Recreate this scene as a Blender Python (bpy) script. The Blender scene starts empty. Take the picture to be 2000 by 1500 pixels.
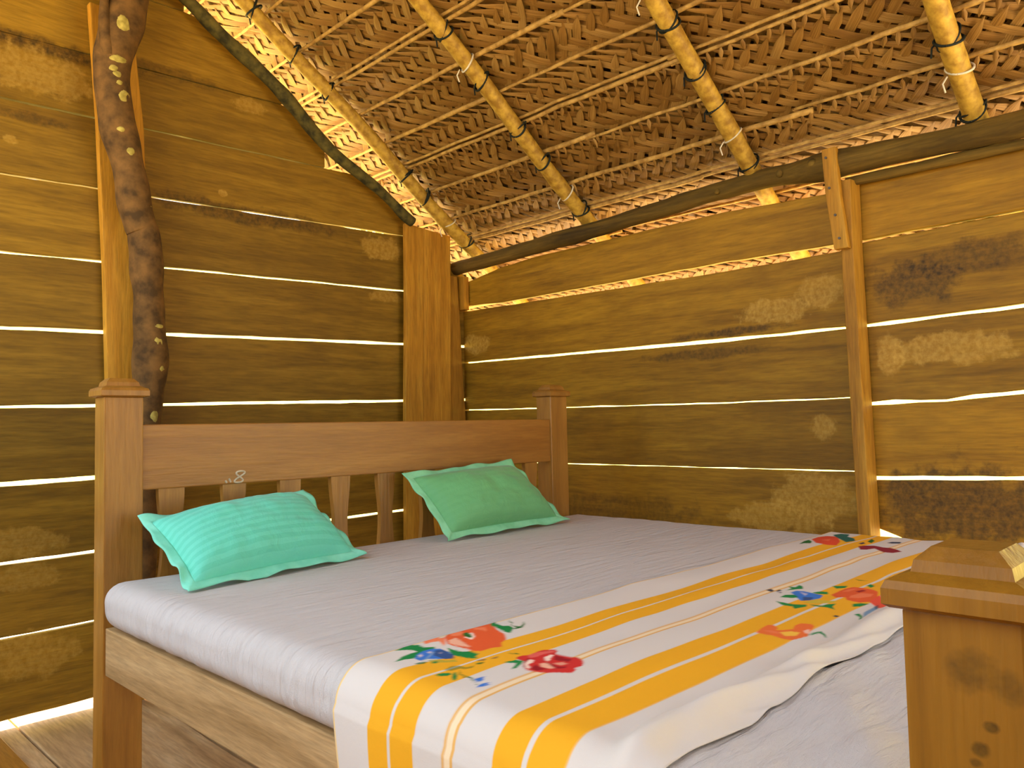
import bpy, bmesh, math, random
import numpy as np
from mathutils import Vector, Matrix, noise

random.seed(7)
rng = np.random.default_rng(7)
SC = bpy.context.scene
COL = SC.collection
H = 0.95                      # camera height over the floor; floor is z = 0

# ------------------------------------------------------------------ camera
FPX = 1522.892
CAM = ((0.70153993, 0.02338466, 0.71224636),
       (-0.71230264, 0.05330781, 0.69984515),
       (-0.02160265, -0.99830428, 0.05405452))    # rows: world axes; columns: right, down, forward
cd = bpy.data.cameras.new('camera')
cd.sensor_width = 36.0
cd.lens = FPX / 2000 * 36
cd.clip_start = 0.02
cam = bpy.data.objects.new('camera', cd)
COL.objects.link(cam)
m4 = Matrix.Identity(4)
for r in range(3):
    m4[r][0] = CAM[r][0]; m4[r][1] = -CAM[r][1]; m4[r][2] = -CAM[r][2]
m4[2][3] = H
cam.matrix_world = m4
SC.camera = cam

# ------------------------------------------------------------------ light
SC.view_settings.view_transform = 'Standard'
SC.view_settings.look = 'None'
SC.view_settings.gamma = 1.0
SC.view_settings.use_curve_mapping = False
SC.view_settings.exposure = 1.4
W = bpy.data.worlds.new('sky'); SC.world = W; W.use_nodes = True
SC.cycles.max_bounces = 7
bg = W.node_tree.nodes['Background']
bg.inputs['Color'].default_value = (0.74, 0.87, 1.0, 1)
bg.inputs['Strength'].default_value = 1.5
sd = bpy.data.lights.new('sun', 'SUN'); sd.energy = 19.0; sd.angle = 0.01; sd.color = (1, 0.93, 0.78)
sun = bpy.data.objects.new('sun', sd); COL.objects.link(sun)
sun.rotation_euler = Vector((-0.42, -0.40, -1.0)).to_track_quat('-Z', 'Y').to_euler()

def portal(loc, rot, sx, sy):
    d = bpy.data.lights.new('opening_portal', 'AREA'); d.shape = 'RECTANGLE'; d.size = sx; d.size_y = sy
    d.cycles.is_portal = True
    o = bpy.data.objects.new('opening_portal', d); COL.objects.link(o)
    o.location = loc; o.rotation_euler = rot

# ------------------------------------------------------------------ helpers
def srgb(r, g, b):
    f = lambda c: (c/255/12.92 if c/255 <= .04045 else ((c/255+.055)/1.055)**2.4)
    return (f(r), f(g), f(b), 1)

def tag(o, label=None, cat=None, group=None, kind=None):
    if label: o['label'] = label
    if cat: o['category'] = cat
    if group: o['group'] = group
    if kind: o['kind'] = kind
    return o

def empty(name, loc, label=None, cat=None, group=None, kind=None):
    o = bpy.data.objects.new(name, None); COL.objects.link(o)
    o.location = loc; o.empty_display_size = .1
    return tag(o, label, cat, group, kind)

def wloc(o):
    v = Vector(o.location)
    while o.parent:
        o = o.parent; v = v + Vector(o.location)
    return v

def obj(name, verts, faces, mat, parent=None, smooth=False, bevel=0, origin=None):
    """verts in world coordinates (z from the camera's height: 0 = camera level)."""
    V = np.asarray(verts, float).reshape(-1, 3).copy()
    V[:, 2] += H
    c = (V.min(0)+V.max(0))/2 if origin is None else np.array(origin, float)+np.array([0, 0, H])
    me = bpy.data.meshes.new(name)
    me.from_pydata((V-c).tolist(), [], [list(f) for f in faces])
    me.update()
    if bevel:
        bm = bmesh.new(); bm.from_mesh(me)
        bmesh.ops.recalc_face_normals(bm, faces=bm.faces)
        es = [e for e in bm.edges if len(e.link_faces) == 2 and e.calc_face_angle(0) > .5]
        bmesh.ops.bevel(bm, geom=es, offset=bevel, segments=2, affect='EDGES', profile=.6, clamp_overlap=True)
        bm.to_mesh(me); bm.free()
    else:
        bm = bmesh.new(); bm.from_mesh(me)
        bmesh.ops.recalc_face_normals(bm, faces=bm.faces)
        bm.to_mesh(me); bm.free()
    if smooth:
        for p in me.polygons: p.use_smooth = True
    me.materials.append(mat)
    o = bpy.data.objects.new(name, me); COL.objects.link(o)
    o.location = Vector(c)
    if parent:
        o.parent = parent; o.location = Vector(c) - wloc(parent)
    return o

def boxvf(x0, x1, y0, y1, z0, z1):
    v = [(x, y, z) for z in (z0, z1) for y in (y0, y1) for x in (x0, x1)]
    f = [(0, 2, 3, 1), (4, 5, 7, 6), (0, 1, 5, 4), (2, 6, 7, 3), (0, 4, 6, 2), (1, 3, 7, 5)]
    return v, f

def box(name, x0, x1, y0, y1, z0, z1, mat, parent=None, bevel=.004):
    v, f = boxvf(x0, x1, y0, y1, z0, z1)
    return obj(name, v, f, mat, parent, bevel=bevel)

def join(*vfs):
    V, F = [], []
    for v, f in vfs:
        k = len(V); V += list(v); F += [tuple(i+k for i in q) for q in f]
    return V, F

def tube(pts, rad, seg=12, bump=0, freq=8, seed=0, squash=None, caps=True):
    P = [Vector(p) for p in pts]; n = len(P)
    R = [rad]*n if not hasattr(rad, '__len__') else list(rad)
    V, F = [], []
    up = Vector((0.13, 0.31, 0.94))
    for i in range(n):
        t = (P[min(i+1, n-1)]-P[max(i-1, 0)]).normalized()
        a = up - t*up.dot(t)
        if a.length < .05: a = Vector((1, 0, 0)) - t*t.x
        a.normalize(); up = a; b = t.cross(a)
        for k in range(seg):
            th = 2*math.pi*k/seg
            d = a*math.cos(th)+b*math.sin(th)
            r = R[i]
            if bump: r *= 1+bump*noise.noise((P[i]+d*R[i])*freq+Vector((seed, seed*.7, 0)))
            V.append(P[i]+d*r)
    for i in range(n-1):
        for k in range(seg):
            F.append((i*seg+k, i*seg+(k+1) % seg, (i+1)*seg+(k+1) % seg, (i+1)*seg+k))
    if caps:
        F.append(tuple(range(seg-1, -1, -1))); F.append(tuple((n-1)*seg+k for k in range(seg)))
    return V, F

def resample(pts, n):
    """smooth Catmull-Rom through pts, n samples; pts may carry radius as 4th value"""
    P = np.array(pts, float); m = len(P); out = []
    Q = np.vstack([2*P[0]-P[1], P, 2*P[-1]-P[-2]])
    for t in np.linspace(0, m-1, n):
        i = min(int(t), m-2); s = t-i
        a, b, c, d = Q[i], Q[i+1], Q[i+2], Q[i+3]
        out.append(.5*((2*b)+(-a+c)*s+(2*a-5*b+4*c-d)*s*s+(-a+3*b-3*c+d)*s**3))
    return np.array(out)

def ray(px, py):
    v = np.array([px-1000, py-750, FPX]); v = np.array(CAM) @ v
    return v
def onx(px, py, D): r = ray(px, py); return r*(D/r[0])
def ony(px, py, D): r = ray(px, py); return r*(D/r[1])
def onz(px, py, D): r = ray(px, py); return r*(D/r[2])

# ------------------------------------------------------------------ materials
class N:
    def __init__(s, name):
        s.m = bpy.data.materials.new(name); s.m.use_nodes = True
        s.t = s.m.node_tree; s.b = s.t.nodes['Principled BSDF']
    def n(s, typ, **kw):
        x = s.t.nodes.new(typ)
        for k, v in kw.items():
            if k.startswith('i_'): x.inputs[k[2:].replace('_', ' ')].default_value = v
            else: setattr(x, k, v)
        return x
    def l(s, a, b): s.t.links.new(a, b)
    def mix(s, fac, a, b, typ='MIX'):
        x = s.n('ShaderNodeMix', data_type='RGBA', blend_type=typ)
        for sock, v in ((x.inputs[0], fac), (x.inputs[6], a), (x.inputs[7], b)):
            if hasattr(v, 'is_output'): s.l(v, sock)
            else: sock.default_value = v
        return x.outputs[2]
    def math(s, op, a, b=None, clamp=False):
        x = s.n('ShaderNodeMath', operation=op, use_clamp=clamp)
        for i, v in enumerate((a, b)):
            if v is None: continue
            if hasattr(v, 'is_output'): s.l(v, x.inputs[i])
            else: x.inputs[i].default_value = v
        return x.outputs[0]
    def ramp(s, fac, *stops):
        x = s.n('ShaderNodeValToRGB'); e = x.color_ramp.elements
        while len(e) < len(stops): e.new(.5)
        for q, (p, c) in zip(e, stops): q.position = p; q.color = c
        s.l(fac, x.inputs[0]); return x.outputs[0]
    def coords(s, scale, rand=True):
        tc = s.n('ShaderNodeTexCoord'); src = tc.outputs['Object']
        if rand:
            oi = s.n('ShaderNodeObjectInfo')
            vm = s.n('ShaderNodeVectorMath', operation='SCALE'); vm.inputs[0].default_value = (17.3, 31.7, 23.1)
            s.l(oi.outputs['Random'], vm.inputs['Scale'])
            va = s.n('ShaderNodeVectorMath', operation='ADD'); s.l(src, va.inputs[0]); s.l(vm.outputs[0], va.inputs[1]); src = va.outputs[0]
            s.rand = oi.outputs['Random']
        mp = s.n('ShaderNodeMapping'); mp.inputs['Scale'].default_value = scale; s.l(src, mp.inputs['Vector'])
        return src, mp.outputs[0]
    def noise(s, vec, scale, detail=4, rough=.55, dist=0):
        x = s.n('ShaderNodeTexNoise'); x.inputs['Scale'].default_value = scale; x.inputs['Detail'].default_value = detail
        x.inputs['Roughness'].default_value = rough; x.inputs['Distortion'].default_value = dist
        s.l(vec, x.inputs['Vector']); return x.outputs['Fac']
    def bump(s, h, strength=.3, dist=.004):
        x = s.n('ShaderNodeBump'); x.inputs['Strength'].default_value = strength; x.inputs['Distance'].default_value = dist
        s.l(h, x.inputs['Height']); s.l(x.outputs[0], s.b.inputs['Normal'])

BLK = (0, 0, 0, 1); WHT = (1, 1, 1, 1)

def wood(name, dark, mid, light, axis='x', rough=.62, stain=.5, patches=(), dark_spots=(), grain=1.0, spec=.3, vary=.35):
    """sawn timber; grain runs along axis; patches = pale worn blotches, dirt = mould, smudges and other dark areas (world centre, radii)"""
    g = N(name)
    st = {'x': (1.2, 14, 14), 'y': (14, 1.2, 14), 'z': (14, 14, 1.2)}[axis]
    src, mp = g.coords(st)
    n1 = g.noise(mp, 1.3, 5, .6, .6)
    col = g.ramp(n1, (.24, dark), (.5, mid), (.76, light))
    fine = g.noise(mp, 9, 3, .6)
    col = g.mix(.32*grain, col, g.ramp(fine, (.3, srgb(70, 70, 70)), (.62, WHT)), 'MULTIPLY')
    big = g.noise(src, 3.1, 4, .6)
    col = g.mix(g.math('MULTIPLY', g.ramp(big, (.52, BLK), (.72, WHT)), stain), col, dark)
    v = g.math('ADD', g.math('MULTIPLY', g.rand, vary), 1-vary*.6)
    vv = g.n('ShaderNodeCombineColor'); [g.l(v, vv.inputs[i]) for i in range(3)]
    col = g.mix(1.0, col, vv.outputs[0], 'MULTIPLY')
    if patches or dark_spots:
        geo = g.n('ShaderNodeNewGeometry')
        edge = g.noise(geo.outputs['Position'], 13, 5, .65)
        spk = g.noise(geo.outputs['Position'], 60, 3, .6)
        for lst, tint in ((dark_spots, 'd'), (patches, 'p')):
            for c, rad, k in lst:
                vs = g.n('ShaderNodeVectorMath', operation='SUBTRACT'); g.l(geo.outputs['Position'], vs.inputs[0])
                vs.inputs[1].default_value = (c[0], c[1], c[2]+H)
                vd = g.n('ShaderNodeVectorMath', operation='DIVIDE'); g.l(vs.outputs[0], vd.inputs[0]); vd.inputs[1].default_value = rad
                ln = g.n('ShaderNodeVectorMath', operation='LENGTH'); g.l(vd.outputs[0], ln.inputs[0])
                q = g.math('SUBTRACT', 1.0, g.math('ADD', ln.outputs['Value'], g.math('MULTIPLY', g.math('SUBTRACT', edge, .5), 1.9)))
                msk = g.math('MULTIPLY', g.math('MULTIPLY', q, 4.0 if tint == 'p' else 2.5, True), k*.7 if tint == 'p' else k)
                if tint == 'p':
                    cc = g.mix(g.ramp(spk, (.35, BLK), (.65, WHT)), srgb(168, 124, 34), srgb(204, 164, 72))
                else:
                    cc = g.mix(g.ramp(spk, (.35, BLK), (.65, WHT)), srgb(44, 32, 8), srgb(110, 76, 14))
                col = g.mix(msk, col, cc)
    g.l(col, g.b.inputs['Base Color'])
    g.b.inputs['Roughness'].default_value = rough
    g.b.inputs['Specular IOR Level'].default_value = spec
    g.bump(g.math('ADD', fine, n1), .35, .003)
    return g.m

def plain(name, col, rough=.6, bumpscale=0, var=None, spec=.3):
    g = N(name); g.b.inputs['Base Color'].default_value = col; g.b.inputs['Roughness'].default_value = rough
    g.b.inputs['Specular IOR Level'].default_value = spec
    src, mp = g.coords((1, 1, 1))
    nz = g.noise(src, bumpscale or 40, 4)
    g.l(g.mix(g.ramp(nz, (.35, BLK), (.65, WHT)), col, var or tuple(c*.75 for c in col[:3])+(1,)), g.b.inputs['Base Color'])
    if bumpscale: g.bump(nz, .4, .003)
    return g.m

OC_D, OC_M, OC_L = srgb(126, 88, 10), srgb(162, 117, 16), srgb(186, 139, 26)
wp = lambda px, py, D=2.7: tuple(onx(px, py, D))
bp = lambda px, py, D=3.0: tuple(ony(px, py, D))
M_right = wood('sawn_teak_right', OC_D, OC_M, OC_L, 'y', stain=.55,
    patches=[(wp(930, 672), (.1, .10, .055), 1), (wp(1520, 605), (.1, .17, .05), .9), (wp(1600, 570), (.1, .10, .06), .8),
             (wp(1610, 830), (.1, .05, .05), .8), (wp(1590, 970), (.1, .16, .10), .75), (wp(1520, 1010), (.1, .2, .06), .7),
             (wp(1850, 680), (.1, .22, .05), .85), (wp(1735, 690), (.1, .05, .07), .8)],
    dark_spots=[(wp(1790, 550), (.1, .17, .08), .75), (wp(1900, 500), (.1, .22, .06), .65), (wp(1430, 648), (.1, .25, .02), .8), (wp(1880, 990), (.1, .3, .16), .8), (wp(1380, 690), (.1, .3, .025), .6), (wp(1200, 1000), (.1, .5, .08), .5)])  # also a darker lower right corner and a dark strip low along the wall
M_back = wood('sawn_teak_back', srgb(116, 84, 16), srgb(146, 109, 22), srgb(168, 128, 34), 'x', stain=.4,
    patches=[(bp(745, 487), (.13, .1, .06), .75), (bp(755, 580), (.1, .1, .03), .6), (bp(490, 208), (.08, .1, .04), .6),
             (bp(70, 140), (.2, .1, .10), .6), (bp(40, 1060), (.14, .1, .06), .6), (bp(60, 1280), (.15, .1, .08), .6), (bp(40, 1130), (.14, .1, .05), .5),
             (bp(20, 272), (.03, .1, .02), .6), (bp(435, 378), (.02, .1, .018), .8)],
    dark_spots=[(bp(90, 95), (.35, .1, .035), .8), (bp(480, 420), (.5, .1, .045), .7), (bp(320, 140), (.3, .1, .03), .5), (bp(60, 230), (.2, .1, .02), .6)])
M_post = wood('planed_post_wood', srgb(150, 98, 20), srgb(190, 134, 34), srgb(210, 158, 54), 'z', stain=.25)
M_bed_z = wood('varnished_bed_upright', srgb(134, 88, 28), srgb(156, 106, 38), srgb(172, 122, 50), 'z', rough=.42, stain=.25, grain=.6, spec=.45, vary=.1)
M_bed_x = wood('varnished_bed_crosswise', srgb(130, 82, 24), srgb(152, 100, 34), srgb(168, 116, 46), 'x', rough=.42, stain=.25, grain=.6, spec=.45, vary=.1)
M_bed_y = wood('bare_bed_rail', srgb(150, 116, 72), srgb(186, 150, 102), srgb(204, 170, 122), 'y', rough=.6, stain=.2, vary=.1)
M_foot = wood('smudged_foot_post', srgb(92, 58, 12), srgb(136, 90, 18), srgb(152, 104, 26), 'z', rough=.5, stain=.8, grain=.35, vary=.05, dark_spots=[(tuple(onx(1900, 1310, .645)), (.05, .022, .02), .55), (tuple(onx(1965, 1345, .645)), (.05, .016, .016), .5), (tuple(onx(1912, 1465, .645)), (.05, .008, .007), .8), (tuple(onx(1935, 1420, .645)), (.05, .006, .005), .8), (tuple(onx(1905, 1490, .645)), (.05, .006, .005), .7)])  # darker than the headboard posts, with soft dark smudges
M_floor = wood('floor_timber', srgb(158, 120, 78), srgb(200, 162, 114), srgb(222, 190, 146), 'y', rough=.7, stain=.4)
M_log = wood('bark_log', srgb(60, 44, 12), srgb(112, 86, 26), srgb(150, 118, 46), 'y', .85, .6)
M_branch = plain('mossy_branch', srgb(104, 92, 40), .9, 22, srgb(48, 44, 20))
M_trunk = plain('tree_bark', srgb(122, 88, 44), .9, 18, srgb(72, 52, 26))
M_lichen = plain('lichen', srgb(190, 172, 88), .95, 60, srgb(150, 134, 62))
M_bamboo = plain('peeled_pole', srgb(198, 160, 62), .55, 34, srgb(146, 108, 36))
M_cord = plain('dark_cord', srgb(24, 30, 24), .7)
M_string = plain('white_string', srgb(225, 215, 190), .8)
M_nail = plain('nail_metal', srgb(90, 80, 70), .4)
M_chalk = plain('chalk', srgb(205, 190, 165), .95)
M_thatch = plain('thatch_sheet', srgb(110, 82, 40), .95, 30, srgb(70, 50, 22))
M_earth = plain('sunlit_earth', srgb(216, 194, 152), .95, 3, srgb(200, 178, 136))
M_grass = plain('added_slope', srgb(210, 184, 84), .95, 2, srgb(190, 176, 70))

def leaf_mat():
    g = N('dry_palm_leaflet')
    tc = g.n('ShaderNodeTexCoord'); mp = g.n('ShaderNodeMapping'); mp.inputs['Scale'].default_value = (3, 3, 3)
    oi = g.n('ShaderNodeObjectInfo')
    uv = g.n('ShaderNodeUVMap')
    mp.inputs['Scale'].default_value = (2, 26, 1); g.l(uv.outputs[0], mp.inputs['Vector'])
    cb = g.n('ShaderNodeCombineXYZ'); g.l(g.math('MULTIPLY', oi.outputs['Random'], 40), cb.inputs[2])
    va = g.n('ShaderNodeVectorMath', operation='ADD'); g.l(mp.outputs[0], va.inputs[0]); g.l(cb.outputs[0], va.inputs[1])
    nz = g.noise(va.outputs[0], 1.0, 4)
    a = g.ramp(nz, (.3, srgb(116, 82, 32)), (.5, srgb(154, 116, 56)), (.7, srgb(186, 150, 88)))
    t = g.ramp(oi.outputs['Random'], (0, srgb(205, 190, 160)), (.5, srgb(240, 230, 210)), (1, WHT))
    g.l(g.mix(1, a, t, 'MULTIPLY'), g.b.inputs['Base Color'])
    g.b.inputs['Roughness'].default_value = .5; g.b.inputs['Specular IOR Level'].default_value = .35
    g.bump(nz, .3, .002)
    return g.m
M_leaf = leaf_mat()
M_rib = plain('palm_midrib', srgb(200, 160, 86), .55, 30, srgb(150, 112, 52))

def cloth_mat(name, attr=None, col=(.8, .8, .8, 1), rough=.85, weave=900, crease=6, cs=.25, stretch=(1, 1, 1), bd=.006):
    g = N(name)
    if attr:
        a = g.n('ShaderNodeAttribute'); a.attribute_name = attr; base = a.outputs['Color']
        g.l(base, g.b.inputs['Base Color'])
    else: g.b.inputs['Base Color'].default_value = col
    src, mp = g.coords(stretch, False)
    h = g.math('ADD', g.math('MULTIPLY', g.noise(mp, crease*6, 4, .55, .4), 1.0), g.math('MULTIPLY', g.noise(src, weave, 1), .08))
    g.b.inputs['Roughness'].default_value = rough; g.b.inputs['Specular IOR Level'].default_value = .2
    g.bump(h, cs, bd)
    return g.m
M_sheet = cloth_mat('white_sheet', col=srgb(208, 200, 196), crease=2.2, cs=.9, stretch=(.45, 4, .7), bd=.016)
M_spread = cloth_mat('printed_cotton', attr='print', crease=3, cs=.2)

def pillow_mat(name, c1, c2, stripes):
    g = N(name)
    uv = g.n('ShaderNodeUVMap'); sx = g.n('ShaderNodeSeparateXYZ'); g.l(uv.outputs[0], sx.inputs[0])
    w = g.math('SINE', g.math('MULTIPLY', sx.outputs['Y'], stripes*2*math.pi))
    f = g.ramp(g.math('ADD', g.math('MULTIPLY', w, .5), .5), (.42, BLK), (.58, WHT))
    g.l(g.mix(f, c1, c2), g.b.inputs['Base Color'])
    g.b.inputs['Roughness'].default_value = .6; g.b.inputs['Specular IOR Level'].default_value = .3
    g.b.inputs['Sheen Weight'].default_value = .15
    src, mp = g.coords((1, 1, 1), False)
    g.bump(g.noise(src, 22, 5, .6, .5), .6, .008)
    return g.m
M_pil1 = pillow_mat('mint_satin_stripe', srgb(98, 204, 176), srgb(108, 212, 186), 12)
M_pil2 = pillow_mat('mint_cotton', srgb(106, 174, 112), srgb(108, 176, 114), 11)
M_frill1 = plain('mint_frill', srgb(138, 224, 196), .7, 30, srgb(122, 214, 184))
M_frill2 = plain('pale_green_frill', srgb(146, 214, 164), .7, 30, srgb(130, 202, 150))

# ------------------------------------------------------------------ ground outside
gv, gf = [], []
nx = 41
for j in range(nx):
    for i in range(nx):
        x = -16+i*.9; y = -12+j*.9
        d = max(y-6.0, 0)+max(x-4.2, 0)*.8  # invented rise: backs the wall gaps and bounces sunlight towards the roof
        gv.append((x, y, -H-.10 + .42*d - .004*d*d + (.06*noise.noise(Vector((x*.6, y*.6, 0))) if d > 0 else 0)))
for j in range(nx-1):
    for i in range(nx-1): gf.append((j*nx+i, j*nx+i+1, (j+1)*nx+i+1, (j+1)*nx+i))
o = obj('ground', gv, gf, M_earth, smooth=True); tag(o, 'sunlit bare earth outside the hut', 'ground', kind='structure')
o.data.materials.append(M_grass)
for p in o.data.polygons:
    c = p.center + o.location
    if c.z > .15: p.material_index = 1

# ------------------------------------------------------------------ walls
def plank(parent, axis, a0, a1, fb, ft, pos, thick, mat, seed=0, rough=.0016, clip=None, name='plank'):
    n = max(8, int(abs(a1-a0)/.07)); V = []; A = np.linspace(a0, a1, n+1)
    rows = []
    for a in A:
        b = fb(a)+rough*2*noise.noise(Vector((a*9, seed, 1))); t = ft(a)+rough*2*noise.noise(Vector((a*9, seed, 5)))
        if clip: t = min(t, clip(a))
        if t-b < .004: continue
        rows.append((a, b, t))
    bow = random.uniform(-.004, .004)
    e = .0025
    for a, b, t in rows:
        d = pos+bow*math.sin(math.pi*(a-a0)/(a1-a0))
        for (z, q) in ((b+e, d), (b, d+e), (b, d+thick), (t, d+thick), (t, d+e), (t-e, d)):
            V.append((a, q, z) if axis == 'x' else (q, a, z))
    F = []
    for i in range(len(rows)-1):
        for k in range(6): F.append((i*6+k, i*6+(k+1) % 6, (i+1)*6+(k+1) % 6, (i+1)*6+k))
    F.append(tuple(range(6))); m = (len(rows)-1)*6; F.append(tuple(m+k for k in range(5, -1, -1)))
    return obj(name, V, F, mat, parent)

lin = lambda x0, z0, x1, z1: (lambda a: z0+(z1-z0)*(a-x0)/(x1-x0))

# headboard-side wall; each seam: centre height at x=.64 and at x=2.32, gap width
wb = empty('wall_back', (.7, 3.0, 0), kind='structure')
seams = [(1.365, 1.435, .002), (1.139, 1.192, .007), (.880, .938, .009), (.617, .668, .010), (.363, .409, .017),
         (.100, .134, .014), (-.155, -.128, .020), (-.414, -.388, .015), (-.656, -.630, .009), (-.918, -.892, .0)]
gable = lambda x: 1.710-.622*(x-1.231) if x > .75 else 2.01+.622*(x-.75)
XL, XS, XR = -1.05, 1.035, 2.73
tops = [(1.64, 1.70, .003)]+[(a, b, g*.8) for a, b, g in seams]
for i in range(len(tops)):
    if i == 0: up = lambda a: 3.0
    else: up = (lambda s: (lambda a: lin(.64, s[0], 2.32, s[1])(a)-s[2]/2))(tops[i-1])
    s = tops[i]
    dn = (lambda s: (lambda a: lin(.64, s[0], 2.32, s[1])(a)+s[2]/2))(s)
    xr = 1.884 if i == 2 else XR
    jog = random.uniform(-.004, .004)
    plank(wb, 'x', XL, XS-.002, dn, up, 3.0+random.uniform(-.004, .004), .024, M_back, i*3.1, clip=gable)
    plank(wb, 'x', XS+.002, xr, (lambda f, j: lambda a: f(a)+j)(dn, 0), up, 3.0+random.uniform(-.004, .004), .024, M_back, i*3.1+50, clip=gable)

# right-hand wall
wr = empty('wall_right', (2.7, 1.2, 0), kind='structure')
YS = .955
def pts(*p):
    ys = [q[0] for q in p][::-1]; zs = [q[1] for q in p][::-1]
    return lambda a: float(np.interp(a, ys, zs))
L = [  # (bottom, top) for the far run of boards
    (pts((2.99, .628), (2.7, .612), (1.5, .613), (1.0, .604)), pts((2.99, .745), (2.72, .785), (2.5, .80), (1.5, .806), (1.0, .783))),
    (pts((3.0, .337), (1.54, .321), (1.0, .318)), pts((3.0, .599), (1.53, .577), (1.0, .578))),
    (pts((3.0, .090), (1.55, .075), (1.0, .075)), pts((3.0, .329), (1.54, .306), (1.0, .309))),
    (pts((3.0, -.172), (1.0, -.176)), pts((3.0, .085), (1.55, .070), (1.0, .070))),
    (pts((3.0, -.43), (1.0, -.425)), pts((3.0, -.176), (1.0, -.180))),
    (pts((3.0, -.68), (1.0, -.68)), pts((3.0, -.44), (1.0, -.435))),
    (pts((3.0, -.925), (1.0, -.92)), pts((3.0, -.69), (1.0, -.69)))]
for i, (b, t) in enumerate(L):
    plank(wr, 'y', YS+.03, 2.995, b, t, 2.7+random.uniform(-.003, .003), .024, M_right, i*2.3+7)
rag = lambda a: .056+.02*max(0, min(1, (.75-a)/.2))+.010*noise.noise(Vector((a*14, 2, 0)))+.004*noise.noise(Vector((a*60, 2, 0)))
YEND = .36  # wall stops short out of view, letting ground light reach the roof
R = [(pts((1, .603), (.5, .611), (-1.1, .64)), pts((1, .798), (.5, .790), (-1.1, .78))),
     (pts((1, .318), (.5, .332), (-1.1, .36)), pts((1, .594), (.7, .602), (.5, .605), (-1.1, .635))),
     (rag, pts((1, .307), (.5, .320), (-1.1, .35))),
     (pts((1, -.193), (.5, -.178), (-1.1, -.16)), pts((1, .044), (.8, .046), (.5, .066), (-1.1, .09))),
     (pts((1, -.36), (.945, -.362), (.90, -.388), (.8, -.43), (-1.1, -.42)), pts((1, -.205), (.5, -.192), (-1.1, -.17))),
     (pts((1, -.68), (-1.1, -.68)), pts((1, -.44), (-1.1, -.43))),
     (pts((1, -.92), (-1.1, -.92)), pts((1, -.69), (-1.1, -.69)))]
for i, (b, t) in enumerate(R):
    plank(wr, 'y', YEND, YS+.026, b, t, 2.7+random.uniform(-.003, .003), .024, M_right, i*4.3+90, rough=.0025 if i in (2, 3) else .0016)

# side and front of the hut behind the camera, unseen; openings and low left wall shaped for daylight
OPENING = (.45, 2.98, 1.05)
wl = tag(obj('wall_left', *join(boxvf(-1.07, -1.045, -1.4, OPENING[0], -.92, .8), boxvf(-1.07, -1.045, OPENING[0], 3.0, -.92, -.12)), M_back), kind='structure')  # low parapet added to cut ground light on the mattress side
wf = tag(obj('wall_front', *boxvf(-1.05, 1.5, -1.42, -1.4, -.92, 1.9), M_back), kind='structure')
portal((-1.1, (OPENING[0]+OPENING[1])/2, H+.65), (0, math.radians(-90), 0), 1.6, OPENING[1]-OPENING[0])
portal((2.1, -1.42, H+.3), (math.radians(90), 0, 0), 1.2, 2.5)
portal((2.74, -.6, H+.0), (0, math.radians(90), 0), 1.85, 1.6)

# ------------------------------------------------------------------ floor boards
fl = empty('floor', (.8, 1, 0), kind='structure')
xs = [-1.06, -.78, -.5, -.22, .06, .34, .642, .71, 1.10, 1.40, 1.70, 2.0, 2.3, 2.55, 2.72]
M_floor2 = wood('floor_timber_orange', srgb(150, 98, 30), srgb(184, 124, 40), srgb(196, 138, 54), 'y', rough=.5, stain=.2)
for i in range(len(xs)-1):
    x0, x1 = xs[i]+.003, xs[i+1]-.003
    V = []; n = 30; Fc = []
    for k in range(n+1):
        y = -1.4+k*(4.75/n)
        w = .012*noise.noise(Vector((y*2, 3, 0)))
        ea = -w*1.6+.012 if i == 8 else 0
        eb = -w*1.2-.004 if i == 7 else 0
        dz = (.018 if i <= 5 else 0)+random.uniform(-.001, .001)
        for (x, z) in ((x0+ea, -H-.03), (x1+eb, -H-.03), (x1+eb, -H-.003+dz), (x1+eb-.003, -H+dz), (x0+ea+.003, -H+dz), (x0+ea, -H-.003+dz)): V.append((x, y, z))
    for k in range(n):
        for q in range(6): Fc.append((k*6+q, k*6+(q+1) % 6, (k+1)*6+(q+1) % 6, (k+1)*6+q))
    Fc.append(tuple(range(6))); Fc.append(tuple(n*6+q for q in range(5, -1, -1)))
    obj('floorboard', V, Fc, M_floor2 if i <= 5 else M_floor, fl)

# ------------------------------------------------------------------ posts
t = empty('stud_post', (1.0, 2.95, 0), 'pale sawn stud board standing behind the crooked trunk on the headboard wall', 'post')
V, F = [], []
tops_ = [(1.55, .895, 1.04), (1.13, .925, 1.085), (.85, .937, 1.095), (.6, .950, 1.10), (.2, .962, 1.112), (-.95, .99, 1.13)]
for z, a, b in tops_:
    V += [(a, 2.957, z), (b, 2.957, z), (b, 2.99, z), (a, 2.99, z)]
for i in range(len(tops_)-1):
    for k in range(4): F.append((i*4+k, i*4+(k+1) % 4, (i+1)*4+(k+1) % 4, (i+1)*4+k))
F += [(0, 1, 2, 3), tuple(20+k for k in (3, 2, 1, 0))]
obj('board', V, F, M_post, t, bevel=.004)

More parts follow.
